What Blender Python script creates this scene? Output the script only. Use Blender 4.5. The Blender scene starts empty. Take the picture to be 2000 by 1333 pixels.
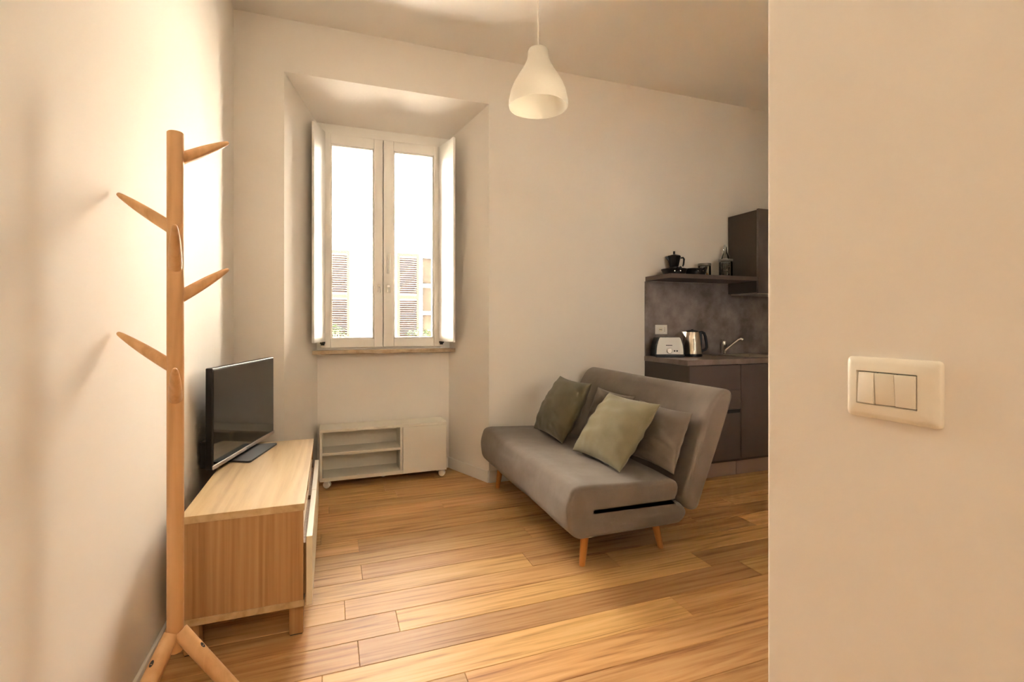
import bpy, bmesh, math, random
from mathutils import Vector, Matrix

random.seed(7)
scene = bpy.context.scene
COL = scene.collection
PI = math.pi
R = math.radians

# ------------------------------------------------------------------ camera
CAM_H = 1.19
cd = bpy.data.cameras.new('camera')
cd.sensor_width = 36.0
cd.lens = 968.0 / 2000.0 * 36.0
cd.shift_y = -35.5 / 2000.0
cd.clip_start = 0.02
cam = bpy.data.objects.new('camera', cd)
COL.objects.link(cam)
cam.location = (0, 0, CAM_H)
cam.rotation_euler = (R(90), 0, R(-20.1))
scene.camera = cam

# ------------------------------------------------------------------ world, exposure
world = bpy.data.worlds.new('sky')
scene.world = world
world.use_nodes = True
bg = world.node_tree.nodes['Background']
bg.inputs['Color'].default_value = (1.0, 0.945, 0.89, 1)
bg.inputs['Strength'].default_value = 54.0
scene.view_settings.view_transform = 'Standard'
scene.view_settings.look = 'None'
scene.view_settings.gamma = 1.0
scene.view_settings.use_curve_mapping = False
scene.view_settings.exposure = 0.14
scene.cycles.max_bounces = 8
scene.cycles.diffuse_bounces = 5
scene.cycles.glossy_bounces = 3
scene.cycles.transmission_bounces = 6
scene.cycles.transparent_max_bounces = 8
scene.cycles.sample_clamp_indirect = 60.0
scene.cycles.adaptive_threshold = 0.08
scene.cycles.adaptive_min_samples = 16
scene.cycles.caustics_reflective = False
scene.cycles.caustics_refractive = False

# sun over the courtyard behind the window: lights the paving and skims the facade, never enters the room
sd = bpy.data.lights.new('sun', 'SUN'); sd.energy = 600.0; sd.angle = R(1.0); sd.color = (1.0, 0.96, 0.91)
so_ = bpy.data.objects.new('sun', sd); COL.objects.link(so_)
so_.rotation_euler = Vector((-0.80, 0.14, -0.62)).to_track_quat('-Z', 'Y').to_euler()

# portals: guide sky sampling through both window openings, give no light themselves
def portal(loc, rx, sx, sy):
    pl = bpy.data.lights.new('window_portal', 'AREA')
    pl.shape = 'RECTANGLE'; pl.size = sx; pl.size_y = sy
    pl.cycles.is_portal = True
    po = bpy.data.objects.new('window_portal', pl)
    COL.objects.link(po)
    po.location = loc; po.rotation_euler = (rx, 0, 0)
GX0, GX1, GZ0, GZ1 = 2.1, 2.45, 1.25, 1.95          # second window added in the unseen opposite wall to let in fill light
portal((0.41, 4.27, 1.83), R(-90), 1.02, 1.75)
portal(((GX0 + GX1) / 2, 0.50, (GZ0 + GZ1) / 2), R(90), GX1 - GX0, GZ1 - GZ0)

FILL_LAMP_W = (1.5, 26.0)          # warm fill lamps added in the unseen corridor
FILL_LAMP_COL = (1.0, 0.91, 0.75)

# ------------------------------------------------------------------ helpers
def new_bm():
    return bmesh.new()

def box(bm, x0, x1, y0, y1, z0, z1, bev=0.0, seg=2):
    r = bmesh.ops.create_cube(bm, size=1.0)
    vs = r['verts']
    for v in vs:
        v.co = Vector(((x0 + x1) / 2 + v.co.x * (x1 - x0), (y0 + y1) / 2 + v.co.y * (y1 - y0), (z0 + z1) / 2 + v.co.z * (z1 - z0)))
    if bev > 0:
        es = list({e for v in vs for e in v.link_edges})
        bmesh.ops.bevel(bm, geom=es, offset=bev, offset_type='OFFSET', segments=seg, profile=0.5, affect='EDGES', clamp_overlap=True)
    return bm

def prism(bm, pts, a0, a1, axis='z'):
    """polygon pts (2-D) extruded along axis from a0 to a1"""
    def mk(p, a):
        if axis == 'z': return (p[0], p[1], a)
        if axis == 'y': return (p[0], a, p[1])
        return (a, p[0], p[1])
    lo = [bm.verts.new(mk(p, a0)) for p in pts]
    hi = [bm.verts.new(mk(p, a1)) for p in pts]
    n = len(pts)
    bm.faces.new(lo[::-1]); bm.faces.new(hi)
    for i in range(n):
        bm.faces.new((lo[i], lo[(i + 1) % n], hi[(i + 1) % n], hi[i]))
    bmesh.ops.recalc_face_normals(bm, faces=bm.faces[:])
    return bm

def lathe(bm, prof, seg=32, c=(0, 0, 0)):
    rings = []
    for (r, z) in prof:
        if r < 1e-6:
            rings.append([bm.verts.new((c[0], c[1], c[2] + z))])
        else:
            rings.append([bm.verts.new((c[0] + r * math.cos(2 * PI * i / seg), c[1] + r * math.sin(2 * PI * i / seg), c[2] + z)) for i in range(seg)])
    for a, b in zip(rings, rings[1:]):
        for i in range(seg):
            j = (i + 1) % seg
            if len(a) == 1 and len(b) == 1: continue
            if len(a) == 1: bm.faces.new((a[0], b[i], b[j]))
            elif len(b) == 1: bm.faces.new((a[i], a[j], b[0]))
            else: bm.faces.new((a[i], a[j], b[j], b[i]))
    return bm

def tube(bm, pts, radii, seg=16, caps=True, flat=None):
    """round bar through pts; radii a number or list"""
    pts = [Vector(p) for p in pts]
    if not isinstance(radii, (list, tuple)): radii = [radii] * len(pts)
    rings = []
    prev = None
    for k, p in enumerate(pts):
        if k == 0: d = pts[1] - pts[0]
        elif k == len(pts) - 1: d = pts[-1] - pts[-2]
        else: d = (pts[k + 1] - pts[k]).normalized() + (pts[k] - pts[k - 1]).normalized()
        d.normalize()
        if prev is None:
            up = Vector((0, 0, 1)) if abs(d.z) < 0.95 else Vector((0, 1, 0))
            u = d.cross(up).normalized()
        else:
            u = (prev - d * prev.dot(d)).normalized()
        prev = u
        w = d.cross(u).normalized()
        fl = flat or 1.0
        rings.append([bm.verts.new(p + (u * math.cos(2 * PI * i / seg) + w * math.sin(2 * PI * i / seg) * fl) * radii[k]) for i in range(seg)])
    for a, b in zip(rings, rings[1:]):
        for i in range(seg):
            j = (i + 1) % seg
            bm.faces.new((a[i], a[j], b[j], b[i]))
    if caps:
        bm.faces.new(rings[0][::-1]); bm.faces.new(rings[-1])
    bmesh.ops.recalc_face_normals(bm, faces=bm.faces[:])
    return bm

def smooth_poly(pts, rad, seg=5):
    """round the corners of a closed polygon; rad number or list"""
    out = []
    n = len(pts)
    for i in range(n):
        p = Vector(pts[i]); a = Vector(pts[i - 1]); b = Vector(pts[(i + 1) % n])
        r = rad[i] if isinstance(rad, (list, tuple)) else rad
        da, db = (a - p), (b - p)
        la, lb = da.length, db.length
        t = min(r, la * 0.49, lb * 0.49)
        if t < 1e-4:
            out.append(p); continue
        p0 = p + da / la * t; p1 = p + db / lb * t
        for k in range(seg + 1):
            s = k / seg
            out.append((p0 * (1 - s) ** 2 + p * 2 * s * (1 - s) + p1 * s ** 2))
    return out

def offset_poly(pts, d, wt=None):
    n = len(pts)
    area = sum(pts[i].x * pts[(i + 1) % n].y - pts[(i + 1) % n].x * pts[i].y for i in range(n))
    sg = 1 if area > 0 else -1
    out = []
    for i in range(n):
        a, p, b = pts[i - 1], pts[i], pts[(i + 1) % n]
        t = (b - a)
        if t.length < 1e-9: out.append(p.copy()); continue
        t.normalize()
        nrm = Vector((-t.y, t.x)) * sg
        out.append(p + nrm * d * (wt(p) if wt else 1.0))
    return out

def soft_extrude(bm, pts, y0, y1, rnd=0.025, nmid=10, jitter=None, wt=None):
    """profile (x,z) extruded along Y with softly rounded ends"""
    secs = []
    steps = 5
    for k in range(steps + 1):
        a = (PI / 2) * k / steps
        secs.append((y0 + rnd * (1 - math.sin(a)), rnd * (1 - math.cos(a)) ))
    secs = secs[::-1]   # from end inwards: at end offset=rnd
    secs = [(y0 + rnd * (1 - math.cos((PI / 2) * k / steps)), rnd * (1 - math.sin((PI / 2) * k / steps))) for k in range(steps + 1)]
    mids = [(y0 + rnd + (y1 - y0 - 2 * rnd) * (k + 1) / (nmid + 1), 0.0) for k in range(nmid)]
    end = [(y0 + y1 - y, o) for (y, o) in secs][::-1]
    rings = []
    for (y, o) in secs + mids + end:
        q = offset_poly(pts, o, wt)
        ring = []
        for i, p in enumerate(q):
            co = Vector((p.x, y, p.y))
            if jitter: co += jitter(co)
            ring.append(bm.verts.new(co))
        rings.append(ring)
    n = len(pts)
    for a, b in zip(rings, rings[1:]):
        for i in range(n):
            bm.faces.new((a[i], a[(i + 1) % n], b[(i + 1) % n], b[i]))
    caps = [bm.faces.new(rings[0]), bm.faces.new(rings[-1][::-1])]
    bmesh.ops.triangulate(bm, faces=caps, quad_method='BEAUTY', ngon_method='EAR_CLIP')
    bmesh.ops.recalc_face_normals(bm, faces=bm.faces[:])
    return bm

def thing(name, label, cat, loc=(0, 0, 0), rz=0.0, group=None):
    o = bpy.data.objects.new(name, None)
    COL.objects.link(o)
    o.empty_display_size = 0.1
    o.location = loc
    o.rotation_euler = (0, 0, rz)
    o['label'] = label; o['category'] = cat
    if group: o['group'] = group
    o['_ox'] = [float(c) for c in loc]
    return o

def obj(name, bm, mat, parent=None, smooth=False, world=False, sharp=35):
    """one mesh object; world=True: mesh given in world coordinates, moved to the parent's frame"""
    me = bpy.data.meshes.new(name)
    if world and parent is not None and '_ox' in parent:
        off = Vector(parent['_ox'])
        for v in bm.verts: v.co -= off
    bm.to_mesh(me); bm.free()
    if smooth:
        for p in me.polygons: p.use_smooth = True
        try: me.set_sharp_from_angle(angle=R(sharp))
        except Exception: pass
    if mat: me.materials.append(mat)
    o = bpy.data.objects.new(name, me)
    COL.objects.link(o)
    if parent is not None:
        o.parent = parent
        if '_ox' in parent: o['_ox'] = list(parent['_ox'])
    return o

def tag(o, label, cat, group=None):
    o['label'] = label; o['category'] = cat
    if group: o['group'] = group
    return o

def struct(name, bm, mat, label=None, smooth=False):
    o = obj(name, bm, mat, None, smooth)
    o['kind'] = 'structure'
    if label: o['label'] = label
    return o

# ------------------------------------------------------------------ materials
def mat(name, color=(0.8, 0.8, 0.8), rough=0.5, metal=0.0, spec=0.5, sheen=0.0):
    m = bpy.data.materials.new(name); m.use_nodes = True
    b = m.node_tree.nodes['Principled BSDF']
    b.inputs['Base Color'].default_value = (*color, 1)
    b.inputs['Roughness'].default_value = rough
    b.inputs['Metallic'].default_value = metal
    b.inputs['Specular IOR Level'].default_value = spec
    if sheen: b.inputs['Sheen Weight'].default_value = sheen
    return m

def N(m, t, **kw):
    n = m.node_tree.nodes.new(t)
    for k, v in kw.items():
        if hasattr(n, k): setattr(n, k, v)
        else: n.inputs[k].default_value = v
    return n

def L(m, a, b):
    m.node_tree.links.new(a, b)

def bsdf(m): return m.node_tree.nodes['Principled BSDF']

def ramp(m, stops):
    r = m.node_tree.nodes.new('ShaderNodeValToRGB')
    el = r.color_ramp.elements
    while len(el) < len(stops): el.new(0.5)
    for e, (p, c) in zip(el, stops):
        e.position = p; e.color = (*c, 1)
    return r

def add_bump(m, scale=60, strength=0.1, dist=0.01, detail=3, coord='Object', sc=None):
    tc = N(m, 'ShaderNodeTexCoord'); mp = N(m, 'ShaderNodeMapping')
    if sc: mp.inputs['Scale'].default_value = sc
    nz = N(m, 'ShaderNodeTexNoise'); nz.inputs['Scale'].default_value = scale; nz.inputs['Detail'].default_value = detail
    bp = N(m, 'ShaderNodeBump'); bp.inputs['Strength'].default_value = strength; bp.inputs['Distance'].default_value = dist
    L(m, tc.outputs[coord], mp.inputs['Vector']); L(m, mp.outputs['Vector'], nz.inputs['Vector'])
    L(m, nz.outputs['Fac'], bp.inputs['Height']); L(m, bp.outputs['Normal'], bsdf(m).inputs['Normal'])
    return nz

def paint(name, c1, c2, rough=0.7):
    m = mat(name, c1, rough, spec=0.25)
    tc = N(m, 'ShaderNodeTexCoord')
    nz = N(m, 'ShaderNodeTexNoise'); nz.inputs['Scale'].default_value = 1.3; nz.inputs['Detail'].default_value = 4
    rp = ramp(m, [(0.3, c1), (0.7, c2)])
    L(m, tc.outputs['Object'], nz.inputs['Vector']); L(m, nz.outputs['Fac'], rp.inputs['Fac']); L(m, rp.outputs['Color'], bsdf(m).inputs['Base Color'])
    nz2 = N(m, 'ShaderNodeTexNoise'); nz2.inputs['Scale'].default_value = 55; nz2.inputs['Detail'].default_value = 5
    bp = N(m, 'ShaderNodeBump'); bp.inputs['Strength'].default_value = 0.06; bp.inputs['Distance'].default_value = 0.01
    L(m, tc.outputs['Object'], nz2.inputs['Vector']); L(m, nz2.outputs['Fac'], bp.inputs['Height']); L(m, bp.outputs['Normal'], bsdf(m).inputs['Normal'])
    return m

M = {}
M['wall'] = paint('wall_paint', (0.87, 0.812, 0.745), (0.855, 0.797, 0.725))
M['ceiling'] = paint('ceiling_paint', (0.90, 0.85, 0.785), (0.89, 0.84, 0.77))
M['white_gloss'] = mat('white_lacquer', (0.87, 0.84, 0.79), 0.35)
M['white_foil'] = mat('white_foil', (0.85, 0.80, 0.70), 0.42)
M['base_white'] = mat('baseboard_white', (0.87, 0.84, 0.79), 0.4)
M['plastic_white'] = mat('ivory_plastic', (0.89, 0.83, 0.72), 0.35)
M['black'] = mat('black_plastic', (0.012, 0.012, 0.012), 0.35)
M['black_soft'] = mat('black_matt', (0.02, 0.018, 0.016), 0.55)
M['chrome'] = mat('chrome', (0.75, 0.73, 0.70), 0.12, 1.0)
M['steel'] = mat('brushed_steel', (0.72, 0.66, 0.57), 0.28, 1.0)
M['silver'] = mat('silver_plastic', (0.55, 0.47, 0.42), 0.35, 0.6)
M['dark_gap'] = mat('dark_rubber', (0.03, 0.03, 0.03), 0.6)

def wood(name, stops, gscale=(1.2, 26, 26), rough=0.4, rnd=0.0, axis_noise=2.2, bump=0.05, lo=0.8, hi=1.15):
    m = mat(name, stops[0][1], rough, spec=0.3)
    tc = N(m, 'ShaderNodeTexCoord'); oi = N(m, 'ShaderNodeObjectInfo')
    mul = N(m, 'ShaderNodeMath', operation='MULTIPLY'); mul.inputs[1].default_value = 37.0
    L(m, oi.outputs['Random'], mul.inputs[0])
    add = N(m, 'ShaderNodeVectorMath', operation='ADD')
    L(m, tc.outputs['Object'], add.inputs[0]); L(m, mul.outputs[0], add.inputs[1])
    mp = N(m, 'ShaderNodeMapping'); mp.inputs['Scale'].default_value = gscale
    L(m, add.outputs[0], mp.inputs['Vector'])
    nz = N(m, 'ShaderNodeTexNoise'); nz.inputs['Scale'].default_value = 1.0; nz.inputs['Detail'].default_value = 7; nz.inputs['Roughness'].default_value = 0.62; nz.inputs['Distortion'].default_value = 0.35
    L(m, mp.outputs['Vector'], nz.inputs['Vector'])
    # slow figure: long flame shapes
    mp2 = N(m, 'ShaderNodeMapping'); mp2.inputs['Scale'].default_value = tuple(g * 0.22 for g in gscale)
    L(m, add.outputs[0], mp2.inputs['Vector'])
    nz2 = N(m, 'ShaderNodeTexNoise'); nz2.inputs['Scale'].default_value = 1.0; nz2.inputs['Detail'].default_value = 2; nz2.inputs['Distortion'].default_value = 0.6
    L(m, mp2.outputs['Vector'], nz2.inputs['Vector'])
    wv = N(m, 'ShaderNodeMath', operation='MULTIPLY'); wv.inputs[1].default_value = 46.0
    L(m, nz2.outputs['Fac'], wv.inputs[0])
    sn = N(m, 'ShaderNodeMath', operation='SINE'); L(m, wv.outputs[0], sn.inputs[0])
    ab = N(m, 'ShaderNodeMath', operation='MULTIPLY_ADD'); ab.inputs[1].default_value = 0.09; 
    L(m, sn.outputs[0], ab.inputs[0]); L(m, nz.outputs['Fac'], ab.inputs[2])
    rp = ramp(m, stops)
    L(m, ab.outputs[0], rp.inputs['Fac'])
    last = rp.outputs['Color']
    if rnd:
        mr = N(m, 'ShaderNodeMapRange'); mr.inputs['To Min'].default_value = lo; mr.inputs['To Max'].default_value = hi
        L(m, oi.outputs['Random'], mr.inputs['Value'])
        hs = N(m, 'ShaderNodeHueSaturation')
        hm = N(m, 'ShaderNodeMath', operation='MULTIPLY'); hm.inputs[1].default_value = 7.13
        L(m, oi.outputs['Random'], hm.inputs[0])
        fr = N(m, 'ShaderNodeMath', operation='FRACT'); L(m, hm.outputs[0], fr.inputs[0])
        hr = N(m, 'ShaderNodeMapRange'); hr.inputs['To Min'].default_value = 0.494; hr.inputs['To Max'].default_value = 0.506
        L(m, fr.outputs[0], hr.inputs['Value'])
        L(m, hr.outputs[0], hs.inputs['Hue']); L(m, mr.outputs[0], hs.inputs['Value'])
        L(m, last, hs.inputs['Color']); last = hs.outputs['Color']
    L(m, last, bsdf(m).inputs['Base Color'])
    bp = N(m, 'ShaderNodeBump'); bp.inputs['Strength'].default_value = bump; bp.inputs['Distance'].default_value = 0.004
    L(m, nz.outputs['Fac'], bp.inputs['Height']); L(m, bp.outputs['Normal'], bsdf(m).inputs['Normal'])
    return m

M['floor'] = wood('oak_floor', [(0.24, (0.38, 0.175, 0.055)), (0.38, (0.59, 0.315, 0.11)), (0.52, (0.70, 0.40, 0.155)), (0.75, (0.77, 0.475, 0.21))], (2.2, 46, 46), 0.48, rnd=1, lo=0.72, hi=1.10)
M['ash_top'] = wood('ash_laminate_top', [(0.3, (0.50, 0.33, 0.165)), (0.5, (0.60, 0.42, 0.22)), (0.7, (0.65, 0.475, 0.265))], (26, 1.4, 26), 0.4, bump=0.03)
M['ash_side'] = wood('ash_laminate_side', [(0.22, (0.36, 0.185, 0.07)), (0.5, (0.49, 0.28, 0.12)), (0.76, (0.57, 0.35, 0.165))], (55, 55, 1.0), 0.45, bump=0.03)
M['beech'] = wood('beech', [(0.3, (0.62, 0.35, 0.155)), (0.5, (0.71, 0.42, 0.20)), (0.7, (0.75, 0.465, 0.235))], (30, 30, 1.2), 0.42, bump=0.02)
M['sofa_leg'] = wood('oiled_beech_leg', [(0.3, (0.55, 0.22, 0.05)), (0.6, (0.66, 0.29, 0.08))], (30, 30, 2), 0.4, bump=0.02)
M['board_cream'] = mat('cream_drawer_front', (0.80, 0.70, 0.52), 0.4)

def fabric(name, c1, c2, scale=7.0, fine=420, bs=0.25):
    m = mat(name, c1, 0.92, spec=0.15, sheen=0.25)
    bsdf(m).inputs['Sheen Roughness'].default_value = 0.5
    tc = N(m, 'ShaderNodeTexCoord')
    nz = N(m, 'ShaderNodeTexNoise'); nz.inputs['Scale'].default_value = scale; nz.inputs['Detail'].default_value = 6
    rp = ramp(m, [(0.32, c1), (0.68, c2)])
    L(m, tc.outputs['Object'], nz.inputs['Vector']); L(m, nz.outputs['Fac'], rp.inputs['Fac']); L(m, rp.outputs['Color'], bsdf(m).inputs['Base Color'])
    nf = N(m, 'ShaderNodeTexNoise'); nf.inputs['Scale'].default_value = fine; nf.inputs['Detail'].default_value = 2
    ns = N(m, 'ShaderNodeTexNoise'); ns.inputs['Scale'].default_value = 9; ns.inputs['Detail'].default_value = 3
    mx = N(m, 'ShaderNodeMath', operation='MULTIPLY_ADD'); mx.inputs[1].default_value = 5.0
    L(m, tc.outputs['Object'], nf.inputs['Vector']); L(m, tc.outputs['Object'], ns.inputs['Vector'])
    L(m, ns.outputs['Fac'], mx.inputs[0]); L(m, nf.outputs['Fac'], mx.inputs[2])
    bp = N(m, 'ShaderNodeBump'); bp.inputs['Strength'].default_value = bs; bp.inputs['Distance'].default_value = 0.004
    L(m, mx.outputs[0], bp.inputs['Height']); L(m, bp.outputs['Normal'], bsdf(m).inputs['Normal'])
    return m
M['sofa'] = fabric('grey_sofa_fabric', (0.215, 0.175, 0.145), (0.26, 0.215, 0.18))
M['olive'] = fabric('olive_cushion_fabric', (0.225, 0.195, 0.115), (0.27, 0.235, 0.145), 5.0, 300)
M['olive_dark'] = fabric('dark_olive_cushion_fabric', (0.135, 0.115, 0.07), (0.17, 0.145, 0.09), 5.0, 300)
M['greyp'] = fabric('taupe_pillow_fabric', (0.205, 0.165, 0.13), (0.245, 0.20, 0.16), 5.0, 300)

M['kit'] = mat('taupe_kitchen_front', (0.145, 0.107, 0.096), 0.45)
M['kit_shade'] = mat('shaded_kitchen_side', (0.085, 0.064, 0.046), 0.5)  # darker copy of the front colour, shade of the side panel put into it
M['plinth'] = mat('satin_plinth', (0.42, 0.30, 0.25), 0.4)
def stone(name, c1, c2, c3, scale, rough=0.45):
    m = mat(name, c1, rough)
    tc = N(m, 'ShaderNodeTexCoord')
    nz = N(m, 'ShaderNodeTexNoise'); nz.inputs['Scale'].default_value = scale; nz.inputs['Detail'].default_value = 8; nz.inputs['Roughness'].default_value = 0.6
    rp = ramp(m, [(0.36, c1), (0.5, c2), (0.66, c3)])
    L(m, tc.outputs['Object'], nz.inputs['Vector']); L(m, nz.outputs['Fac'], rp.inputs['Fac']); L(m, rp.outputs['Color'], bsdf(m).inputs['Base Color'])
    return m
M['splash'] = stone('cement_panel', (0.19, 0.153, 0.14), (0.295, 0.245, 0.23), (0.41, 0.35, 0.335), 5.0)
M['worktop'] = stone('cement_worktop', (0.21, 0.155, 0.13), (0.27, 0.20, 0.17), (0.33, 0.25, 0.215), 9.0, 0.35)
M['sill'] = stone('travertine', (0.42, 0.29, 0.17), (0.52, 0.38, 0.24), (0.58, 0.45, 0.31), 14.0, 0.4)
M['screen'] = mat('tv_screen_glass', (0.012, 0.011, 0.010), 0.06, spec=0.9)
M['nonstick'] = mat('nonstick_black', (0.014, 0.012, 0.011), 0.3)

def glass_pane(name, tint=(0.97, 0.98, 0.97), ior=1.45):
    m = bpy.data.materials.new(name); m.use_nodes = True
    nt = m.node_tree; nt.nodes.clear()
    out = nt.nodes.new('ShaderNodeOutputMaterial'); mix = nt.nodes.new('ShaderNodeMixShader')
    tr = nt.nodes.new('ShaderNodeBsdfTransparent'); tr.inputs['Color'].default_value = (*tint, 1)
    gl = nt.nodes.new('ShaderNodeBsdfGlossy'); gl.inputs['Roughness'].default_value = 0.02
    fr = nt.nodes.new('ShaderNodeFresnel'); fr.inputs['IOR'].default_value = ior
    nt.links.new(fr.outputs[0], mix.inputs[0]); nt.links.new(tr.outputs[0], mix.inputs[1]); nt.links.new(gl.outputs[0], mix.inputs[2]); nt.links.new(mix.outputs[0], out.inputs[0])
    return m
M['pane'] = glass_pane('window_glass')
M['jar'] = glass_pane('jar_glass', (0.86, 0.86, 0.84))
M['far_pane'] = glass_pane('old_window_glass', (0.75, 0.75, 0.75), 1.12)

def translucent(name, col, fac=0.35):
    m = mat(name, col, 0.4)
    nt = m.node_tree
    tl = nt.nodes.new('ShaderNodeBsdfTranslucent'); tl.inputs['Color'].default_value = (*col, 1)
    mix = nt.nodes.new('ShaderNodeMixShader'); mix.inputs[0].default_value = fac
    nt.links.new(bsdf(m).outputs[0], mix.inputs[1]); nt.links.new(tl.outputs[0], mix.inputs[2])
    nt.links.new(mix.outputs[0], nt.nodes['Material Output'].inputs['Surface'])
    return m
M['shade'] = translucent('opal_plastic', (0.93, 0.89, 0.81), 0.45)

# ------------------------------------------------------------------ the room
XL, YW, ZC = -0.572, 3.524, 3.162        # left wall, window wall, ceiling
NB = 4.016                               # back of the niche
XR, YB = 4.5, -2.6                       # unseen right wall, corridor end
PX, PY = 0.69, 0.637                     # partition on the right and its end

# floor: slab with individual planks on it
floor = struct('floor', box(new_bm(), XL - .15, XR + .1, YB - .1, NB + .05, -0.10, -0.014), M['dark_gap'], 'oak plank floor of the living room')
PW = 0.1505
row0 = 1.79
joints = {2: [0.055], 4: [0.139, 2.06], 0: [0.095], 6: [0.14], -1: [1.385], 12: [0.365], 9: [0.687], 3: [0.93], 5: [1.05], 7: [-0.05, 1.62], 8: [1.3], 1: [1.75]}
for k in range(-6, 15):
    y0 = row0 + k * PW; y1 = y0 + PW
    xa, xb = XL - 0.01, XR + 0.02
    if y0 > YW - 0.02: xa, xb = -0.29, 1.115
    js = list(joints.get(k, []))
    if not js: js = [xa + random.uniform(0.5, 1.7)]
    xs = sorted(js)
    while xs[0] - xa > 1.9: xs.insert(0, xs[0] - random.uniform(1.3, 1.8))
    while xb - xs[-1] > 1.9: xs.append(xs[-1] + random.uniform(1.25, 1.85))
    edges = [xa] + [x for x in xs if xa + 0.1 < x < xb - 0.1] + [xb]
    for a, b in zip(edges, edges[1:]):
        Lx = b - a - 0.0008; g = 0.0008; c = 0.0016
        hx, hy = Lx / 2, PW / 2 - g
        bm = new_bm()
        lo = [bm.verts.new((sx * hx, sy * hy, -0.014)) for sx, sy in ((-1, -1), (1, -1), (1, 1), (-1, 1))]
        md = [bm.verts.new((sx * hx, sy * hy, -c)) for sx, sy in ((-1, -1), (1, -1), (1, 1), (-1, 1))]
        hi = [bm.verts.new((sx * (hx - c), sy * (hy - c), 0)) for sx, sy in ((-1, -1), (1, -1), (1, 1), (-1, 1))]
        for p, q in ((lo, md), (md, hi)):
            for i in range(4): bm.faces.new((p[i], p[(i + 1) % 4], q[(i + 1) % 4], q[i]))
        bm.faces.new(hi); bm.faces.new(lo[::-1])
        o = obj('plank', bm, M['floor'], floor)
        o.location = ((a + b) / 2, (y0 + y1) / 2, 0)
o = obj('floor_covering', box(new_bm(), XL - .1, XR, YB, row0 - 6 * PW - .001, -0.014, 0), M['floor'], floor)

# window wall with the splayed niche
bm = new_bm()
prism(bm, [(XL - .15, YW), (-0.283, YW), (-0.093, NB), (-0.093, 4.26), (XL - .15, 4.26)], 0, ZC + .1)
prism(bm, [(1.107, YW), (XR + .1, YW), (XR + .1, 4.26), (0.915, 4.26), (0.915, NB)], 0, ZC + .1)
prism(bm, [(YW, 2.82), (YW, ZC + .1), (4.26, ZC + .1), (4.26, 2.68), (4.0, 2.70)], -0.285, 1.109, 'x')
box(bm, -0.285, 1.109, NB, 4.26, 0, 0.956)
struct('wall_front', bm, M['wall'], 'cream wall with the deep window niche')
struct('wall_left', box(new_bm(), XL - .15, XL, YB - .1, YW + .01, 0, ZC + .1), M['wall'], 'long cream wall on the left')
bm = new_bm()
box(bm, PX, PX + .12, YB - .1, PY, 0, ZC + .1, 0.006, 3)
box(bm, PX + .1, GX0, PY - .12, PY - .004, 0, ZC + .1)
box(bm, GX1, XR + .1, PY - .12, PY - .004, 0, ZC + .1)
box(bm, GX0, GX1, PY - .12, PY - .004, GZ1, ZC + .1)
box(bm, GX0, GX1, PY - .12, PY - .004, 0, GZ0)
struct('wall_right', bm, M['wall'], 'cream partition wall close to the camera')
struct('wall_back', box(new_bm(), XL - .1, PX + .1, YB - .1, YB, 0, ZC + .1), M['wall'])
struct('wall_far_right', box(new_bm(), XR, XR + .1, PY - .1, YW + .1, 0, ZC + .1), M['wall'])
struct('ceiling', box(new_bm(), XL - .15, XR + .1, YB - .1, 4.26, ZC, ZC + .12), M['ceiling'], 'plain pale ceiling')

# baseboards
def base_run(name, pts, h=0.088, t=0.012):
    bm = new_bm()
    for (a, b) in zip(pts, pts[1:]):
        a = Vector((a[0], a[1])); b = Vector((b[0], b[1])); d = (b - a).normalized(); n = Vector((d.y, -d.x))
        prism(bm, [a[:], b[:], (b + n * t)[:], (a + n * t)[:]], 0.0, h)
    es = [e for e in bm.edges if all(abs(v.co.z - h) < 1e-5 for v in e.verts)]
    bmesh.ops.bevel(bm, geom=es, offset=0.003, segments=2, affect='EDGES', profile=0.5)
    return struct(name, bm, M['base_white'])
base_run('baseboard_left', [(XL, YB), (XL, YW)])
base_run('baseboard_front', [(XL, YW), (-0.283, YW), (-0.093, NB), (0.915, NB), (1.107, YW), (2.46, YW)])
base_run('baseboard_right', [(PX, PY - .01), (PX, YB)])

# ------------------------------------------------------------------ window, sill, inner shutters
FX0, FX1, FZ0, FZ1 = -0.105, 0.925, 0.975, 2.705
bm = new_bm()
fy0, fy1 = 4.005, 4.075
box(bm, FX0, -0.045, fy0, fy1, FZ0, FZ1, .003)
box(bm, 0.838, FX1, fy0, fy1, FZ0, FZ1, .003)
box(bm, -0.045, 0.838, fy0, fy1, 2.605, FZ1, .003)
box(bm, -0.045, 0.838, fy0, fy1, FZ0, 1.015, .003)
win = struct('window_1', bm, M['white_gloss'], 'white two-leaf casement window in the niche')
win['_ox'] = [0, 0, 0]
def sash(x0, x1, px0, px1):
    bm = new_bm(); z0, z1, p0, p1 = 1.0, 2.622, 1.066, 2.545
    y0, y1 = 3.985, 4.05
    box(bm, x0, px0, y0, y1, z0, z1, .004)
    box(bm, px1, x1, y0, y1, z0, z1, .004)
    box(bm, px0, px1, y0, y1, z0, p0, .004)
    box(bm, px0, px1, y0, y1, p1, z1, .004)
    # glazing bead
    b = .012
    for q in ((px0, px0 + b, p0, p1), (px1 - b, px1, p0, p1), (px0, px1, p0, p0 + b), (px0, px1, p1 - b, p1)):
        box(bm, q[0], q[1], y0 + .012, y1 - .01, q[2], q[3], .003)
    s = obj('casement', bm, M['white_gloss'], win)
    obj('pane', box(new_bm(), px0 + .004, px1 - .004, 4.018, 4.022, p0 + .004, p1 - .004), M['pane'], s)
    return s
sL = sash(-0.066, 0.3835, 0.0, 0.318)
sR = sash(0.3885, 0.852, 0.466, 0.786)
obj('meeting_strip', box(new_bm(), .362, .410, 4.035, 4.058, 1.004, 2.618, .003), M['white_gloss'], sL)
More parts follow.
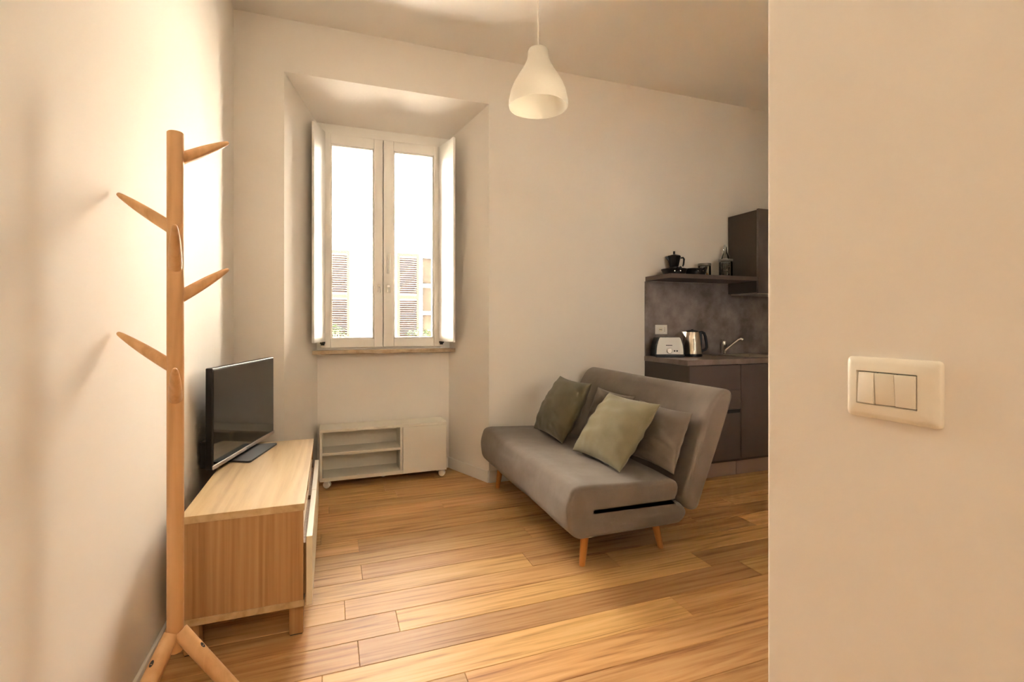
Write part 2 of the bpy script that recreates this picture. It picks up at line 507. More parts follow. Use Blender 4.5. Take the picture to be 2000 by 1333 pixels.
# handle on the right leaf
bm = new_bm()
box(bm, .413, .437, 3.972, 3.986, 1.575, 1.635, .004)
tube(bm, [(.425, 3.974, 1.605), (.425, 3.945, 1.606), (.425, 3.938, 1.62), (.427, 3.938, 1.70), (.429, 3.94, 1.735)], [.008, .008, .009, .009, .007], 12)
obj('handle', bm, M['white_gloss'], win, True)
for x in (.352, .425):
    bm = new_bm()
    tube(bm, [(x, 3.986, 1.478), (x, 3.974, 1.478)], .011, 14)
    box(bm, x - .002, x + .002, 3.955, 3.975, 1.472, 1.484)
    tube(bm, [(x - .004, 3.965, 1.47), (x - .006, 3.964, 1.43)], .0035, 8)
    tube(bm, [(x + .006, 3.965, 1.47), (x + .008, 3.964, 1.425)], .0035, 8)
    obj('lock', bm, M['chrome'], win, True)
# window added for fill light in the wall opposite (behind the partition, not in view)
bm = new_bm(); gm = (GX0 + GX1) / 2
for q in ((GX0, GX0 + .06), (gm - .05, gm + .05), (GX1 - .06, GX1)): box(bm, q[0], q[1], PY - .10, PY - .04, GZ0, GZ1, .003)
for q in ((GZ0, GZ0 + .07), (GZ1 - .07, GZ1)): box(bm, GX0, GX1, PY - .098, PY - .042, q[0], q[1], .003)
gd = struct('fill_window', bm, M['white_gloss'], 'added white casement window giving fill light opposite the niche')
for q in ((GX0 + .06, gm - .05), (gm + .05, GX1 - .06)):
    obj('pane', box(new_bm(), q[0], q[1], PY - .072, PY - .068, GZ0 + .07, GZ1 - .07), M['pane'], gd)
# stone sill
bm = prism(new_bm(), [(-0.128, 3.915), (0.947, 3.915), (0.915, NB), (0.915, 4.08), (-0.093, 4.08), (-0.093, NB)], 0.956, 0.984)
bmesh.ops.bevel(bm, geom=[e for e in bm.edges if all(v.co.y < 3.92 for v in e.verts)], offset=.003, segments=2, affect='EDGES', profile=.5)
s = struct('trim_1', bm, M['sill'], 'travertine window sill')

def shutter(hinge, free, z0, z1, label):
    a = Vector(hinge); b = Vector(free); d = (b - a).normalized(); n = Vector((d.y, -d.x)); t = 0.018
    wdt = (b - a).length
    root = thing('inner_shutter', label, 'shutter', (a.x, a.y, z0), math.atan2(d.y, d.x), 'inner window shutters')
    bm = box(new_bm(), 0, wdt, -t / 2, t / 2, 0, z1 - z0, .003)
    obj('panel', bm, M['white_gloss'], root)
    for z in (0.12, 0.8, z1 - z0 - .12):
        bm = tube(new_bm(), [(-.004, 0, z - .03), (-.004, 0, z + .03)], .006, 10)
        obj('hinge', bm, M['chrome'], root, True)
    bm = new_bm()
    box(bm, .01, .05, -.012, .012, -.012, 0.002); tube(bm, [(.028, -.012, -.018), (.028, .012, -.018)], .007, 10)
    obj('latch', bm, M['black_soft'], root)
    return root
shutter((-0.046, 3.975), (-0.118, 3.79), 1.046, 2.625, 'white inner shutter folded open at the left side of the window, near the television')
shutter((0.832, 3.975), (0.893, 3.73), 1.040, 2.618, 'white inner shutter folded open at the right side of the window, near the sofa')

# ------------------------------------------------------------------ pendant lamp
pz = 2.213; pxy = (0.925, 2.165)
root = thing('pendant_lamp', 'white bell-shaped pendant lamp hanging from the ceiling on a thin cord', 'lamp', (pxy[0], pxy[1], pz))
out = [(.1385, 0), (.1405, .012), (.1395, .03), (.130, .075), (.115, .112), (.0935, .149), (.075, .178), (.0625, .202), (.0535, .222), (.0495, .245), (.0485, .262), (.045, .272), (.036, .278), (.006, .279)]
inn = [(r - .003, z - (.003 if z > .2 else 0)) for r, z in out[:-1]][::-1]
bm = lathe(new_bm(), out + [(.003, .276)] + inn + [out[0]], 48)
obj('lamp_shade', bm, M['shade'], root, True, sharp=60)
bm = tube(new_bm(), [(0, 0, .27), (0, 0, ZC - pz - .03)], .0035, 8)
obj('cord', bm, M['plastic_white'], root, True)
obj('canopy', lathe(new_bm(), [(0, ZC - pz), (.05, ZC - pz), (.048, ZC - pz - .02), (.03, ZC - pz - .035), (0, ZC - pz - .036)], 24), M['plastic_white'], root, True)
so = obj('socket', lathe(new_bm(), [(0, .275), (.022, .275), (.022, .215), (0, .215)], 20), M['plastic_white'], root, True)
obj('bulb', lathe(new_bm(), [(.014, .215), (.016, .195), (.028, .17), (.03, .15), (.024, .13), (0, .118)], 20), M['white_gloss'], root, True)

# unseen lamps added on the corridor ceiling behind the camera to fill the room
for i, (lx, ly, lab) in enumerate([(0.06, -0.55, 'added round fill lamp on the corridor ceiling, nearest the living room'), (0.06, -1.9, 'added round fill lamp on the ceiling at the far end of the corridor')]):
    root = thing('fill_lamp', lab, 'lamp', (lx, ly, ZC), 0, 'added corridor fill lamps')
    obj('mount', lathe(new_bm(), [(0, 0), (.19, 0), (.19, -.02), (0, -.02)], 32), M['plastic_white'], root, True)
    obj('diffuser', lathe(new_bm(), [(.19, -.02), (.185, -.05), (.15, -.075), (.08, -.088), (0, -.09)], 32), M['shade'], root, True)
    ld = bpy.data.lights.new('fill_lamp_light', 'POINT'); ld.energy = FILL_LAMP_W[i]; ld.color = FILL_LAMP_COL; ld.shadow_soft_size = 0.22
    lo = bpy.data.objects.new('fill_lamp_light', ld); COL.objects.link(lo); lo.parent = root; lo.location = (0, 0, -.30)

# ------------------------------------------------------------------ television cabinet
cx0, cx1, cy0, cy1 = -0.497, -0.093, 2.03, 3.148
zt = 0.507; zb = 0.117
root = thing('tv_cabinet', 'low oak-effect television cabinet on square legs against the left wall', 'cabinet', (cx0, cy0, 0))
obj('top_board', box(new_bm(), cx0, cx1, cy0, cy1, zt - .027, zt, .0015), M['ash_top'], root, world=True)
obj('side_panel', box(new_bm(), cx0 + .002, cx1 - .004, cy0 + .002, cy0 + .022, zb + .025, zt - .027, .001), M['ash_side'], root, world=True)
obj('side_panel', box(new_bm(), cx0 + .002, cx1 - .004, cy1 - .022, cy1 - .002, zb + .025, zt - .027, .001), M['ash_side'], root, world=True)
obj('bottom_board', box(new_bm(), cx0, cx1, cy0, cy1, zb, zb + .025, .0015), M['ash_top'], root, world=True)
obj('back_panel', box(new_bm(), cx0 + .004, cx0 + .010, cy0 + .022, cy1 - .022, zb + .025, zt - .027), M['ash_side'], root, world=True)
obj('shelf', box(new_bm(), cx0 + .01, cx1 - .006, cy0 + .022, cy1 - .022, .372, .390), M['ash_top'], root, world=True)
obj('divider', box(new_bm(), cx0 + .01, cx1 - .008, 2.56, 2.58, .390, zt - .027), M['ash_side'], root, world=True)
for (a, b) in ((cy0 + .001, 2.588), (2.590, cy1 - .001)):
    dw = obj('drawer_front', box(new_bm(), cx1 + .006, cx1 + .028, a, b, .119, .380, .0015), M['board_cream'], root, world=True)
    obj('drawer_box', box(new_bm(), cx0 + .03, cx1 + .006, a + .03, b - .03, .150, .345), M['ash_side'], dw, world=True)
for (a, b) in ((cx0 + .005, cy0 + .025), (cx1 - .055, cy0 + .025), (cx0 + .005, cy1 - .075), (cx1 - .055, cy1 - .075)):
    lg = obj('leg', box(new_bm(), a, a + .05, b, b + .05, .004, zb, .0015), M['ash_side'], root, world=True)
    obj('foot_pad', box(new_bm(), a + .003, a + .047, b + .003, b + .047, 0, .004), M['dark_gap'], lg, world=True)

# ------------------------------------------------------------------ television
pn = Vector((-0.503, 2.555)); pf = Vector((-0.325, 3.285))
mid = (pn + pf) / 2; dv = (pf - pn); TWD = dv.length
ang = math.atan2(dv.y, dv.x)          # local x runs along the screen, local -y faces the room
root = thing('television', 'black flat-screen television with a silver lower edge standing on the oak-effect cabinet', 'television', (mid.x, mid.y, zt), ang)
h0, h1 = 0.020, 0.478
hw = TWD / 2
obj('body', box(new_bm(), -hw, hw, -.004, .026, h0, h1, .004), M['black'], root)
obj('back_cover', box(new_bm(), -hw + .05, hw - .05, .026, .040, h0 + .03, h1 - .05, .006), M['black_soft'], root)
obj('electronics_box', box(new_bm(), -hw + .012, hw - .10, .026, .058, h0 + .004, h0 + .125, .006), M['black_soft'], root)
obj('screen', box(new_bm(), -hw + .010, hw - .010, -.0052, -.0035, h0 + .022, h1 - .010), M['screen'], root)
obj('bezel', box(new_bm(), -hw, hw, -.008, -.002, h0, h0 + .018, .002), M['silver'], root)
obj('logo', box(new_bm(), -.022, .022, -.0088, -.0078, h0 + .006, h0 + .012), M['chrome'], root)
bm = box(new_bm(), -.05, .05, .004, .028, .006, h0 + .05, .004)
obj('stand_neck', bm, M['black'], root)
pts = smooth_poly([(-.20, -.095), (.18, -.095), (.15, .052), (-.16, .052)], .02)
obj('stand_base', prism(new_bm(), [p[:] for p in pts], 0, .009), M['black_soft'], root)

# ------------------------------------------------------------------ coat rack
RX, RY = -0.4118, 1.6416
root = thing('coat_rack', 'tree-shaped beech coat rack with slanted pegs standing by the left wall', 'coat rack', (RX, RY, 0))
pr = .0208
bm = tube(new_bm(), [(0, 0, .262), (0, 0, .268), (0, 0, 1.726), (0, 0, 1.729)], [pr - .004, pr, pr, pr - .003], 28)
obj('pole', bm, M['beech'], root, True)
for az in (345, 238, 120):
    a = R(az); d = Vector((math.cos(a), math.sin(a), 0)); rr = .0205
    top = d * .012 + Vector((0, 0, .318)); foot = d * .268 + Vector((0, 0, .012))
    ax = (foot - top).normalized()
    lg = obj('leg', tube(new_bm(), [top, top + ax * .02, foot - ax * .02, foot], [rr, rr, rr * .92, rr * .8], 22), M['beech'], root, True)
    # keep the foot on the floor: trim anything below z = 0
    bm = bmesh.new(); bm.from_mesh(lg.data)
    bmesh.ops.bisect_plane(bm, geom=bm.verts[:] + bm.edges[:] + bm.faces[:], plane_co=(0, 0, 0), plane_no=(0, 0, 1), clear_inner=True)
    bmesh.ops.holes_fill(bm, edges=[e for e in bm.edges if e.is_boundary])
    bm.to_mesh(lg.data); bm.free()
    # screw hole on the upper side
    up = (Vector((0, 0, 1)) - ax * ax.z).normalized()
    c = top + ax * .072
    side = ax.cross(up)
    b2 = new_bm(); 
    vs = [b2.verts.new(c + up * (rr * .985 - .0 + (0.0015)) * 1.0 + ax * math.cos(2 * PI * i / 14) * .0085 + side * math.sin(2 * PI * i / 14) * .0055 - up * (0.001 + (math.sin(2 * PI * i / 14) * .0055) ** 2 / (2 * rr))) for i in range(14)]
    b2.faces.new(vs)
    obj('screw_hole', b2, M['black_soft'], lg)
def peg(az, zc):
    a = R(az); d = Vector((math.cos(a), math.sin(a), 0)) * math.cos(R(33)) + Vector((0, 0, math.sin(R(33))))
    base = Vector((0, 0, zc)) + d * .006
    n = 12; pts = []; rad = []
    Lg = .187 - .006
    for i in range(n + 1):
        t = i / n
        pts.append(base + d * Lg * t)
        rad.append(.0168 * (1 - t ** 2.6 * .66))
    obj('peg', tube(new_bm(), pts[:-1] + [base + d * Lg * .97, base + d * Lg * .99, base + d * Lg], rad[:-1] + [.0060, .0044, .0018], 18), M['beech'], root, True)
for az, v in ((43.6, 314), (163.6, 450.5), (283.6, 528), (43.6, 586), (163.6, 720.5), (283.6, 783)):
    peg(az, 1.19 + (631 - v) / 968 * 1.4)

# ------------------------------------------------------------------ white console on castors in the niche
qx0, qx1, qy0, qy1, qz0, qz1 = -0.074, 0.843, 3.775, 4.0, 0.055, 0.425
root = thing('media_console', 'white low media console on castors with two open shelves under the window', 'console', (qx0, qy0, 0))
mw = M['white_foil']
obj('top_board', box(new_bm(), qx0 - .002, qx1 + .002, qy0 - .004, qy1, qz1 - .018, qz1, .001), mw, root, world=True)
obj('bottom_board', box(new_bm(), qx0, qx1, qy0, qy1, qz0, qz0 + .026, .001), mw, root, world=True)
obj('side_panel', box(new_bm(), qx0, qx0 + .018, qy0, qy1, qz0 + .026, qz1 - .018, .001), mw, root, world=True)
obj('side_panel', box(new_bm(), qx1 - .018, qx1, qy0, qy1, qz0 + .026, qz1 - .018, .001), mw, root, world=True)
obj('divider', box(new_bm(), .490, .508, qy0 + .002, qy1, qz0 + .026, qz1 - .018, .001), mw, root, world=True)
obj('shelf', box(new_bm(), qx0 + .018, .490, qy0 + .003, qy1, .238, .256, .001), mw, root, world=True)
obj('back_panel', box(new_bm(), qx0 + .018, qx1 - .018, qy1 - .006, qy1, qz0 + .026, qz1 - .018), mw, root, world=True)
obj('door', box(new_bm(), .510, qx1 - .002, qy0 - .003, qy0 + .014, qz0 + .001, qz1 - .0195, .0015), mw, root, world=True)
for (a, b) in ((qx0 + .05, qy0 + .035), (qx1 - .03, qy0 + .035), (qx0 + .05, qy1 - .05), (qx1 - .03, qy1 - .05), ((qx0 + qx1) / 2, qy1 - .05)):
    bm = new_bm()
    box(bm, a - .02, a + .02, b - .02, b + .02, qz0 - .004, qz0); box(bm, a - .012, a + .012, b - .014, b + .01, .044, qz0 - .004, .002)
    cst = obj('castor', bm, M['white_gloss'], root, world=True)
    bm = new_bm()
    wx, wy = math.cos(R(68)), math.sin(R(68))
    def wp_(t): return (a + wx * t, b + wy * t, .0255)
    tube(bm, [wp_(-.016), wp_(-.013), wp_(-.004), wp_(-.003)], [.020, .0255, .0255, .023], 20)
    tube(bm, [wp_(.003), wp_(.004), wp_(.013), wp_(.016)], [.023, .0255, .0255, .020], 20)
    obj('wheel', bm, M['white_gloss'], cst, True, world=True)

# ------------------------------------------------------------------ sofa bed
sy0, sy1 = 2.06, 3.495
root = thing('sofa_bed', 'grey fabric folding sofa bed on splayed wooden legs beside the kitchen unit', 'sofa', (1.5, 2.78, 0))
prof = [(1.085, .172), (1.672, .172), (1.715, .228), (1.66, .284), (1.168, .292), (1.166, .302), (1.652, .296), (1.660, .40), (1.10, .428), (1.055, .418), (1.026, .33), (1.038, .215)]
rads = [.04, .05, .05, .028, .006, .006, .05, .055, .09, .05, .10, .06]
pp = smooth_poly(prof, rads, 6)
def jit(co):
    s = math.sin(co.y * 9.1 + co.x * 3) * .0022 + math.sin(co.y * 23.0 + co.z * 17) * .0012
    s2 = math.sin(co.y * 5.3 + 1.0) * .003
    if co.z > .35: return Vector((0, 0, s + s2))
    if co.x < 1.12: return Vector((s + s2 * .6, 0, 0))
    return Vector((0, 0, 0))
obj('seat_mattress', soft_extrude(new_bm(), pp, sy0, sy1, .024, 40, jit, lambda p: .2 if (.278 < p.y < .306 and 1.15 < p.x < 1.64) else 1.0), M['sofa'], root, True, world=True, sharp=60)
bprof = [(1.700, .236), (1.765, .226), (1.812, .343), (1.905, .56), (1.967, .716), (1.996, .80), (1.985, .832), (1.945, .843), (1.895, .822), (1.842, .75), (1.797, .65), (1.74, .49), (1.672, .315)]
bp_ = smooth_poly(bprof, [.03, .03, .1, .1, .08, .03, .025, .03, .05, .06, .08, .1, .05], 4)
obj('backrest', soft_extrude(new_bm(), bp_, sy0 - .012, sy1 - .02, .028, 24, lambda co: Vector((math.sin(co.y * 7 + co.z * 5) * .002, 0, math.sin(co.y * 4.1) * .002))), M['sofa'], root, True, world=True, sharp=60)
for (x, y, dx, dy) in ((1.158, 2.164, -.03, -.02), (1.640, 2.193, .035, -.02), (1.130, 3.39, -.02, .02), (1.640, 3.39, .035, .02)):
    tx, ty = x - dx, y - dy
    bm = tube(new_bm(), [(tx, ty, .18), (x, y, .003), (x, y, 0)], [.0225, .0155, .0145], 20)
    lg = obj('leg', bm, M['sofa_leg'], root, True, world=True)
    obj('bracket', box(new_bm(), tx - .03, tx + .03, ty - .03, ty + .03, .168, .178), M['black_soft'], lg, world=True)

# ------------------------------------------------------------------ cushions
def pillow(name, label, BL, BR, up, w, h, t, mat_, seed, group, zip_=True):
    """cushion with pinched corners; BL, BR bottom corners, up direction"""
    rnd = random.Random(seed)
    BL, BR = Vector(BL), Vector(BR)
    ex = (BR - BL).normalized(); ez = ex.cross(Vector(up)).normalized(); ey = ez.cross(ex).normalized()
    base = (BL + BR) / 2
    n = 44
    ph = [rnd.uniform(0, 6.28) for _ in range(8)]
    def surf(u, v, sgn):
        # outline pulled in between the corners
        pin = .075
        X = u * (1 - pin * (1 - v * v)) ; Y = v * (1 - pin * (1 - u * u))
        T = max(0, (1 - u ** 2)) ** .52 * max(0, (1 - v ** 2)) ** .52
        edge = 1 - max(abs(u), abs(v))
        wr = (math.sin(9 * u + 5 * v + ph[0]) * .03 + math.sin(4 * u - 11 * v + ph[1]) * .03 + math.sin(17 * v + 6 * u * u + ph[2]) * .028)
        fold = math.sin(14 * (v + .35 * u) + ph[3] + 2 * sgn) * .085 * max(0, min(1, (abs(u) - .2) * 1.5)) + math.sin(26 * v + 8 * u + ph[4]) * .03 * max(0, u - .2) + math.sin(22 * u - 5 * v + ph[5]) * .05 * max(0, -v - .35)
        T *= 1 + wr + fold
        sag = .10 * (1 - v) * .5
        T *= 1 + sag
        return Vector((X * w / 2, (Y + 1) * h / 2, sgn * T * t / 2))
    bm = new_bm(); grid = {}
    for s in (1, -1):
        for i in range(n + 1):
            for j in range(n + 1):
                u = math.sin(PI / 2 * (-1 + 2 * i / n)); v = math.sin(PI / 2 * (-1 + 2 * j / n))
                rim = i in (0, n) or j in (0, n)
                if rim and s == -1: grid[(s, i, j)] = grid[(1, i, j)]; continue
                grid[(s, i, j)] = bm.verts.new(surf(u, v, s))
    for s in (1, -1):
        for i in range(n):
            for j in range(n):
                q = [grid[(s, i, j)], grid[(s, i + 1, j)], grid[(s, i + 1, j + 1)], grid[(s, i, j + 1)]]
                if s == -1: q = q[::-1]
                if len(set(q)) == 4: bm.faces.new(q)
    mtx = Matrix((ex, ey, ez)).transposed().to_4x4()
    root = thing(name, label, 'cushion', base, 0, group)
    bm.transform(mtx)
    obj('cover', bm, mat_, root, True, sharp=80)
    if zip_:
        b2 = new_bm(); pts = []
        for i in range(15):
            u = -.55 + 1.1 * i / 14
            pts.append(mtx @ surf(u, -1, 1))
        tube(b2, [p + Vector((0, 0, .0)) for p in pts], .0035, 6)
        obj('zip', b2, M['black_soft'], root, True)
    return root
zs = .425
pillow('cushion', 'light olive cushion leaning in front, nearest the camera of the two olive cushions', (1.352, 2.628, zs + .006), (1.378, 2.196, zs + .004), (.62, 0, .78), .47, .42, .185, M['olive'], 3, 'olive cushions on the sofa')
pillow('cushion', 'dark olive cushion at the far end of the sofa, nearest the window', (1.372, 3.285, zs + .006), (1.366, 2.825, zs + .004), (.49, 0, .87), .48, .425, .185, M['olive_dark'], 5, 'olive cushions on the sofa')
pillow('lumbar_pillow', 'taupe lumbar pillow against the backrest at the near end of the sofa', (1.612, 2.50, zs + .004), (1.622, 2.075, zs), (.36, 0, .93), .45, .325, .115, M['greyp'], 8, 'taupe lumbar pillows on the sofa', False)
pillow('lumbar_pillow', 'taupe lumbar pillow against the backrest, half hidden between the two olive cushions', (1.615, 3.02, zs + .004), (1.615, 2.57, zs), (.36, 0, .93), .45, .34, .11, M['greyp'], 11, 'taupe lumbar pillows on the sofa', False)

# ------------------------------------------------------------------ kitchen unit
kx, kf, kz = 2.474, 2.985, 0.912
kr = XR - .3
def drawer_handle(parent, x0, x1, z): 
    obj('handle', box(new_bm(), x0, x1, kf + .016, kf + .05, z, z + .026), M['black'], parent, world=True)
root = thing('drawer_unit', 'dark taupe kitchen base unit with three drawers behind the sofa', 'cabinet', (kx, kf, 0))
obj('side_panel', box(new_bm(), kx, kx + .019, kf + .004, YW - .002, .0, kz - .041, .001), M['kit_shade'], root, world=True)
obj('carcass', box(new_bm(), kx + .019, 2.985, kf + .040, YW - .002, .115, kz - .041), M['kit_shade'], root, world=True)
for (a, b) in ((.676, kz - .046), (.523, .672), (.140, .494)):
    d_ = obj('drawer_front', box(new_bm(), kx + .022, 2.984, kf + .012, kf + .032, a, b, .001), M['kit'], root, world=True)
drawer_handle(d_, kx + .03, 2.980, .495)
obj('plinth', box(new_bm(), kx + .019, 2.986, 3.048, 3.062, 0, .112, .001), M['plinth'], root, world=True)
root = thing('sink_unit', 'dark taupe kitchen base unit with plain door beside the partition wall edge', 'cabinet', (2.99, kf, 0))
obj('carcass', box(new_bm(), 2.989, 3.59, kf + .040, YW - .002, .115, kz - .20), M['kit_shade'], root, world=True)
obj('door', box(new_bm(), 2.990, 3.588, kf + .012, kf + .032, .140, kz - .046, .001), M['kit'], root, world=True)
obj('plinth', box(new_bm(), 2.988, 3.60, 3.048, 3.062, 0, .112, .001), M['plinth'], root, world=True)
root = thing('cooker_unit', 'dark taupe kitchen base unit at the far right end of the worktop', 'cabinet', (3.6, kf, 0))
obj('carcass', box(new_bm(), 3.592, kr, kf + .040, YW - .002, .115, kz - .041), M['kit_shade'], root, world=True)
obj('door', box(new_bm(), 3.592, kr - .002, kf + .012, kf + .032, .140, kz - .046, .001), M['kit'], root, world=True)
obj('plinth', box(new_bm(), 3.602, kr, 3.048, 3.062, 0, .112, .001), M['plinth'], root, world=True)

# worktop with a cut-out for the sink
bm = new_bm(); s0, s1, t0, t1 = 3.08, 3.50, 3.09, 3.42
box(bm, kx - .004, s0, kf, YW - .001, kz - .040, kz, .002)
box(bm, s1, kr, kf, YW - .001, kz - .040, kz, .002)
box(bm, s0 - .001, s1 + .001, kf, t0, kz - .040, kz, .002)
box(bm, s0 - .001, s1 + .001, t1, YW - .001, kz - .040, kz, .002)
wt = tag(obj('worktop', bm, M['worktop']), 'brownish cement-look kitchen worktop over the dark base units', 'worktop')
root = thing('sink', 'steel inset sink set into the kitchen worktop', 'sink', (s0, t0, kz))
bm = new_bm()
for q in ((s0 - .015, s1 + .015, t0 - .015, t0 + .008), (s0 - .015, s1 + .015, t1 - .008, t1 + .015), (s0 - .015, s0 + .008, t0, t1), (s1 - .008, s1 + .015, t0, t1)):
    box(bm, q[0], q[1], q[2], q[3], kz, kz + .004, .001)
obj('rim', bm, M['steel'], root, world=True)
bm = new_bm(); a = .006
box(bm, s0 + a, s1 - a, t0 + a, t1 - a, kz - .16, kz - .157)
box(bm, s0 + a, s0 + a + .003, t0 + a, t1 - a, kz - .16, kz); box(bm, s1 - a - .003, s1 - a, t0 + a, t1 - a, kz - .16, kz)
box(bm, s0 + a, s1 - a, t0 + a, t0 + a + .003, kz - .16, kz); box(bm, s0 + a, s1 - a, t1 - a - .003, t1 - a, kz - .16, kz)
obj('bowl', bm, M['steel'], root, world=True)
# tap
tx, ty = 3.265, 3.47
root = thing('tap', 'chrome single-lever kitchen tap behind the sink', 'tap', (tx, ty, kz))
obj('body', lathe(new_bm(), [(0, 0), (.026, 0), (.026, .006), (.021, .010), (.020, .07), (.023, .078), (.023, .105), (.018, .118), (0, .122)], 24), M['chrome'], root, True)
obj('spout', tube(new_bm(), [(.004, -.012, .035), (.035, -.04, .075), (.085, -.08, .135), (.10, -.092, .140), (.112, -.10, .130)], [.012, .011, .010, .011, .012], 14), M['chrome'], root, True)
obj('lever', tube(new_bm(), [(0, 0, .112), (-.004, .01, .125), (-.01, .03, .128)], [.012, .008, .005], 12), M['chrome'], root, True)

# splashback
sp = tag(obj('splashback', box(new_bm(), kx, kr, YW - .010, YW, kz, 1.537, .001), M['splash']), 'mottled grey cement-look splashback panel above the worktop', 'splashback')
# power socket
root = thing('power_socket', 'white wall socket plate on the splashback above the toaster', 'socket', (2.63, YW - .010, 1.133))
obj('plate', box(new_bm(), -.060, .060, -.008, 0, -.040, .040, .003), M['white_gloss'], root)
bm = lathe(new_bm(), [(0, 0), (.019, 0), (.019, .003), (.016, .003), (.015, .001), (0, .001)], 24)
bm.transform(Matrix.Rotation(R(90), 4, 'X') @ Matrix.Translation((0, 0, 0)))
bm.transform(Matrix.Translation((-.010, -.008, 0)))
obj('socket_ring', bm, M['plastic_white'], root, True)
for (a, b) in ((-.019, 0), (-.010, 0), (-.001, 0), (.033, .013), (.033, 0), (.033, -.013)):
    bm = tube(new_bm(), [(a, -.0085, b), (a, -.0125 if a < .01 else -.0095, b)], .0026, 8)
    obj('pin_hole', bm, M['black_soft'], root)

# wall shelf
shz = 1.575
tag(obj('wall_shelf', box(new_bm(), kx, 3.350, 3.180, YW - .0115, shz - .034, shz, .001), M['kit']), 'dark taupe wall shelf beside the hood cabinet', 'shelf')
root = thing('hood_cabinet', 'tall dark wall cabinet with a cooker hood in its base', 'cabinet', (3.352, 3.19, 1.44))
obj('carcass', box(new_bm(), 3.352, 3.95, 3.198, YW - .0115, 1.446, 2.138, .001), M['kit_shade'], root, world=True)
obj('door', box(new_bm(), 3.352, 3.95, 3.176, 3.196, 1.440, 2.146, .001), M['kit'], root, world=True)
hd = obj('hood', box(new_bm(), 3.37, 3.93, 3.205, 3.50, 1.432, 1.446, .002), M['steel'], root, world=True)

# ------------------------------------------------------------------ things on the worktop
CA = R(-21)
root = thing('toaster', 'white and black toaster on the worktop below the wall socket', 'toaster', (2.600, 3.392, kz), CA)
tw = .108
pts = smooth_poly([(-tw, .022), (tw, .022), (tw - .006, .10), (tw - .024, .152), (tw - .030, .160), (-tw + .030, .160), (-tw + .024, .152), (-tw + .006, .10)], [.002, .002, .04, .02, .01, .01, .02, .04], 4)
wp = offset_poly(pts, .0)
bm = prism(new_bm(), [p[:] for p in [Vector((q.x * 1.09, q.y)) for q in pts]], -.072, .072, 'y'); obj('body', bm, M['black'], root, True)
obj('front_panel', prism(new_bm(), [p[:] for p in wp], -.082, -.070, 'y'), M['white_gloss'], root, True)
obj('back_panel', prism(new_bm(), [p[:] for p in wp], .070, .080, 'y'), M['white_gloss'], root, True)
obj('base', box(new_bm(), -.113, .118, -.085, .082, 0, .024, .004), M['black'], root)
for y in (-.03, .025): obj('slot', box(new_bm(), -.07, .07, y - .012, y + .012, .158, .1612), M['black_soft'], root)
kn = lathe(new_bm(), [(0, .014), (.018, .013), (.021, .010), (.022, 0), (0, 0)], 24); kn.transform(Matrix.Rotation(R(90), 4, 'X')); kn.transform(Matrix.Translation((-.006, -.082, .052)))
obj('knob', kn, M['steel'], root, True)
for x in (.036, .056):
    b2 = lathe(new_bm(), [(0, .005), (.006, .004), (.0065, 0), (0, 0)], 12); b2.transform(Matrix.Rotation(R(90), 4, 'X')); b2.transform(Matrix.Translation((x, -.082, .051)))
    obj('button', b2, M['black_soft'], root, True)
obj('lever', box(new_bm(), .112, .132, -.012, .012, .095, .108, .003), M['black'], root)
# unreadable brand mark: a row of tiny dark bars
for i in range(6):
    obj('logo_bar', box(new_bm(), -.032 + i * .0085, -.0255 + i * .0085, -.0828, -.0815, .0925, .0995), M['black_soft'], root)

root = thing('electric_kettle', 'brushed steel electric kettle with black handle beside the toaster', 'kettle', (2.828, 3.36, kz), CA)
obj('base', lathe(new_bm(), [(0, 0), (.078, 0), (.080, .012), (.076, .022), (0, .022)], 32), M['black'], root, True)
obj('body', lathe(new_bm(), [(0, .022), (.073, .022), (.0725, .04), (.066, .12), (.056, .19), (.050, .205), (0, .205)], 40), M['steel'], root, True)
obj('lid', lathe(new_bm(), [(.052, .203), (.050, .211), (.03, .217), (.010, .218), (.010, .224), (0, .225)], 32), M['black'], root, True)
bm = new_bm()
prism(bm, [(-.018, .160), (.018, .160), (.013, .204), (-.013, .204)], -.062, -.05, 'x')
for v in bm.verts:
    if v.co.x < -.06 and v.co.z > .18: v.co.x = -.088
obj('spout', bm, M['steel'], root)
bm = tube(new_bm(), [(.050, 0, .196), (.078, 0, .200), (.098, 0, .192), (.108, 0, .165), (.118, 0, .11), (.120, 0, .075), (.110, 0, .055), (.074, 0, .040)], [.010, .012, .012, .011, .011, .011, .010, .010], 14)
obj('handle', bm, M['black'], root, True)
obj('handle_mount', box(new_bm(), .052, .078, -.012, .012, .022, .20, .004), M['black'], root)
obj('water_gauge', box(new_bm(), -.016, -.004, -.0725, -.055, .05, .15, .002), M['plastic_white'], root)

# ------------------------------------------------------------------ things on the shelf
def pan(label, loc, rz, r, hgt):
    root = thing('frying_pan', label, 'pan', loc, rz, 'black pans on the wall shelf')
    obj('body', lathe(new_bm(), [(0, 0), (r * .82, 0), (r * .9, .006), (r, hgt), (r + .004, hgt + .001), (r + .003, hgt - .003), (r * .9 - .004, .010), (r * .8, .005), (0, .005)], 36), M['nonstick'], root, True)
    obj('handle', tube(new_bm(), [(-r * .97, 0, hgt - .016), (-r - .03, 0, hgt - .010), (-r - .07, 0, hgt - .004)], [.008, .010, .011], 12), M['black'], root, True)
    for y in (-.022, .022):
        b2 = lathe(new_bm(), [(0, .004), (.0045, .003), (.006, 0)], 10); b2.transform(Matrix.Rotation(R(-90), 4, 'Y')); b2.transform(Matrix.Translation((-r * .965, y, hgt - .020)))
        obj('rivet', b2, M['chrome'], root, True)
pan('black frying pan lying at the left end of the wall shelf', (2.610, 3.315, shz), R(68), .098, .048)
pan('black frying pan lying beside the glass jar on the wall shelf', (2.815, 3.325, shz), R(82), .100, .056)

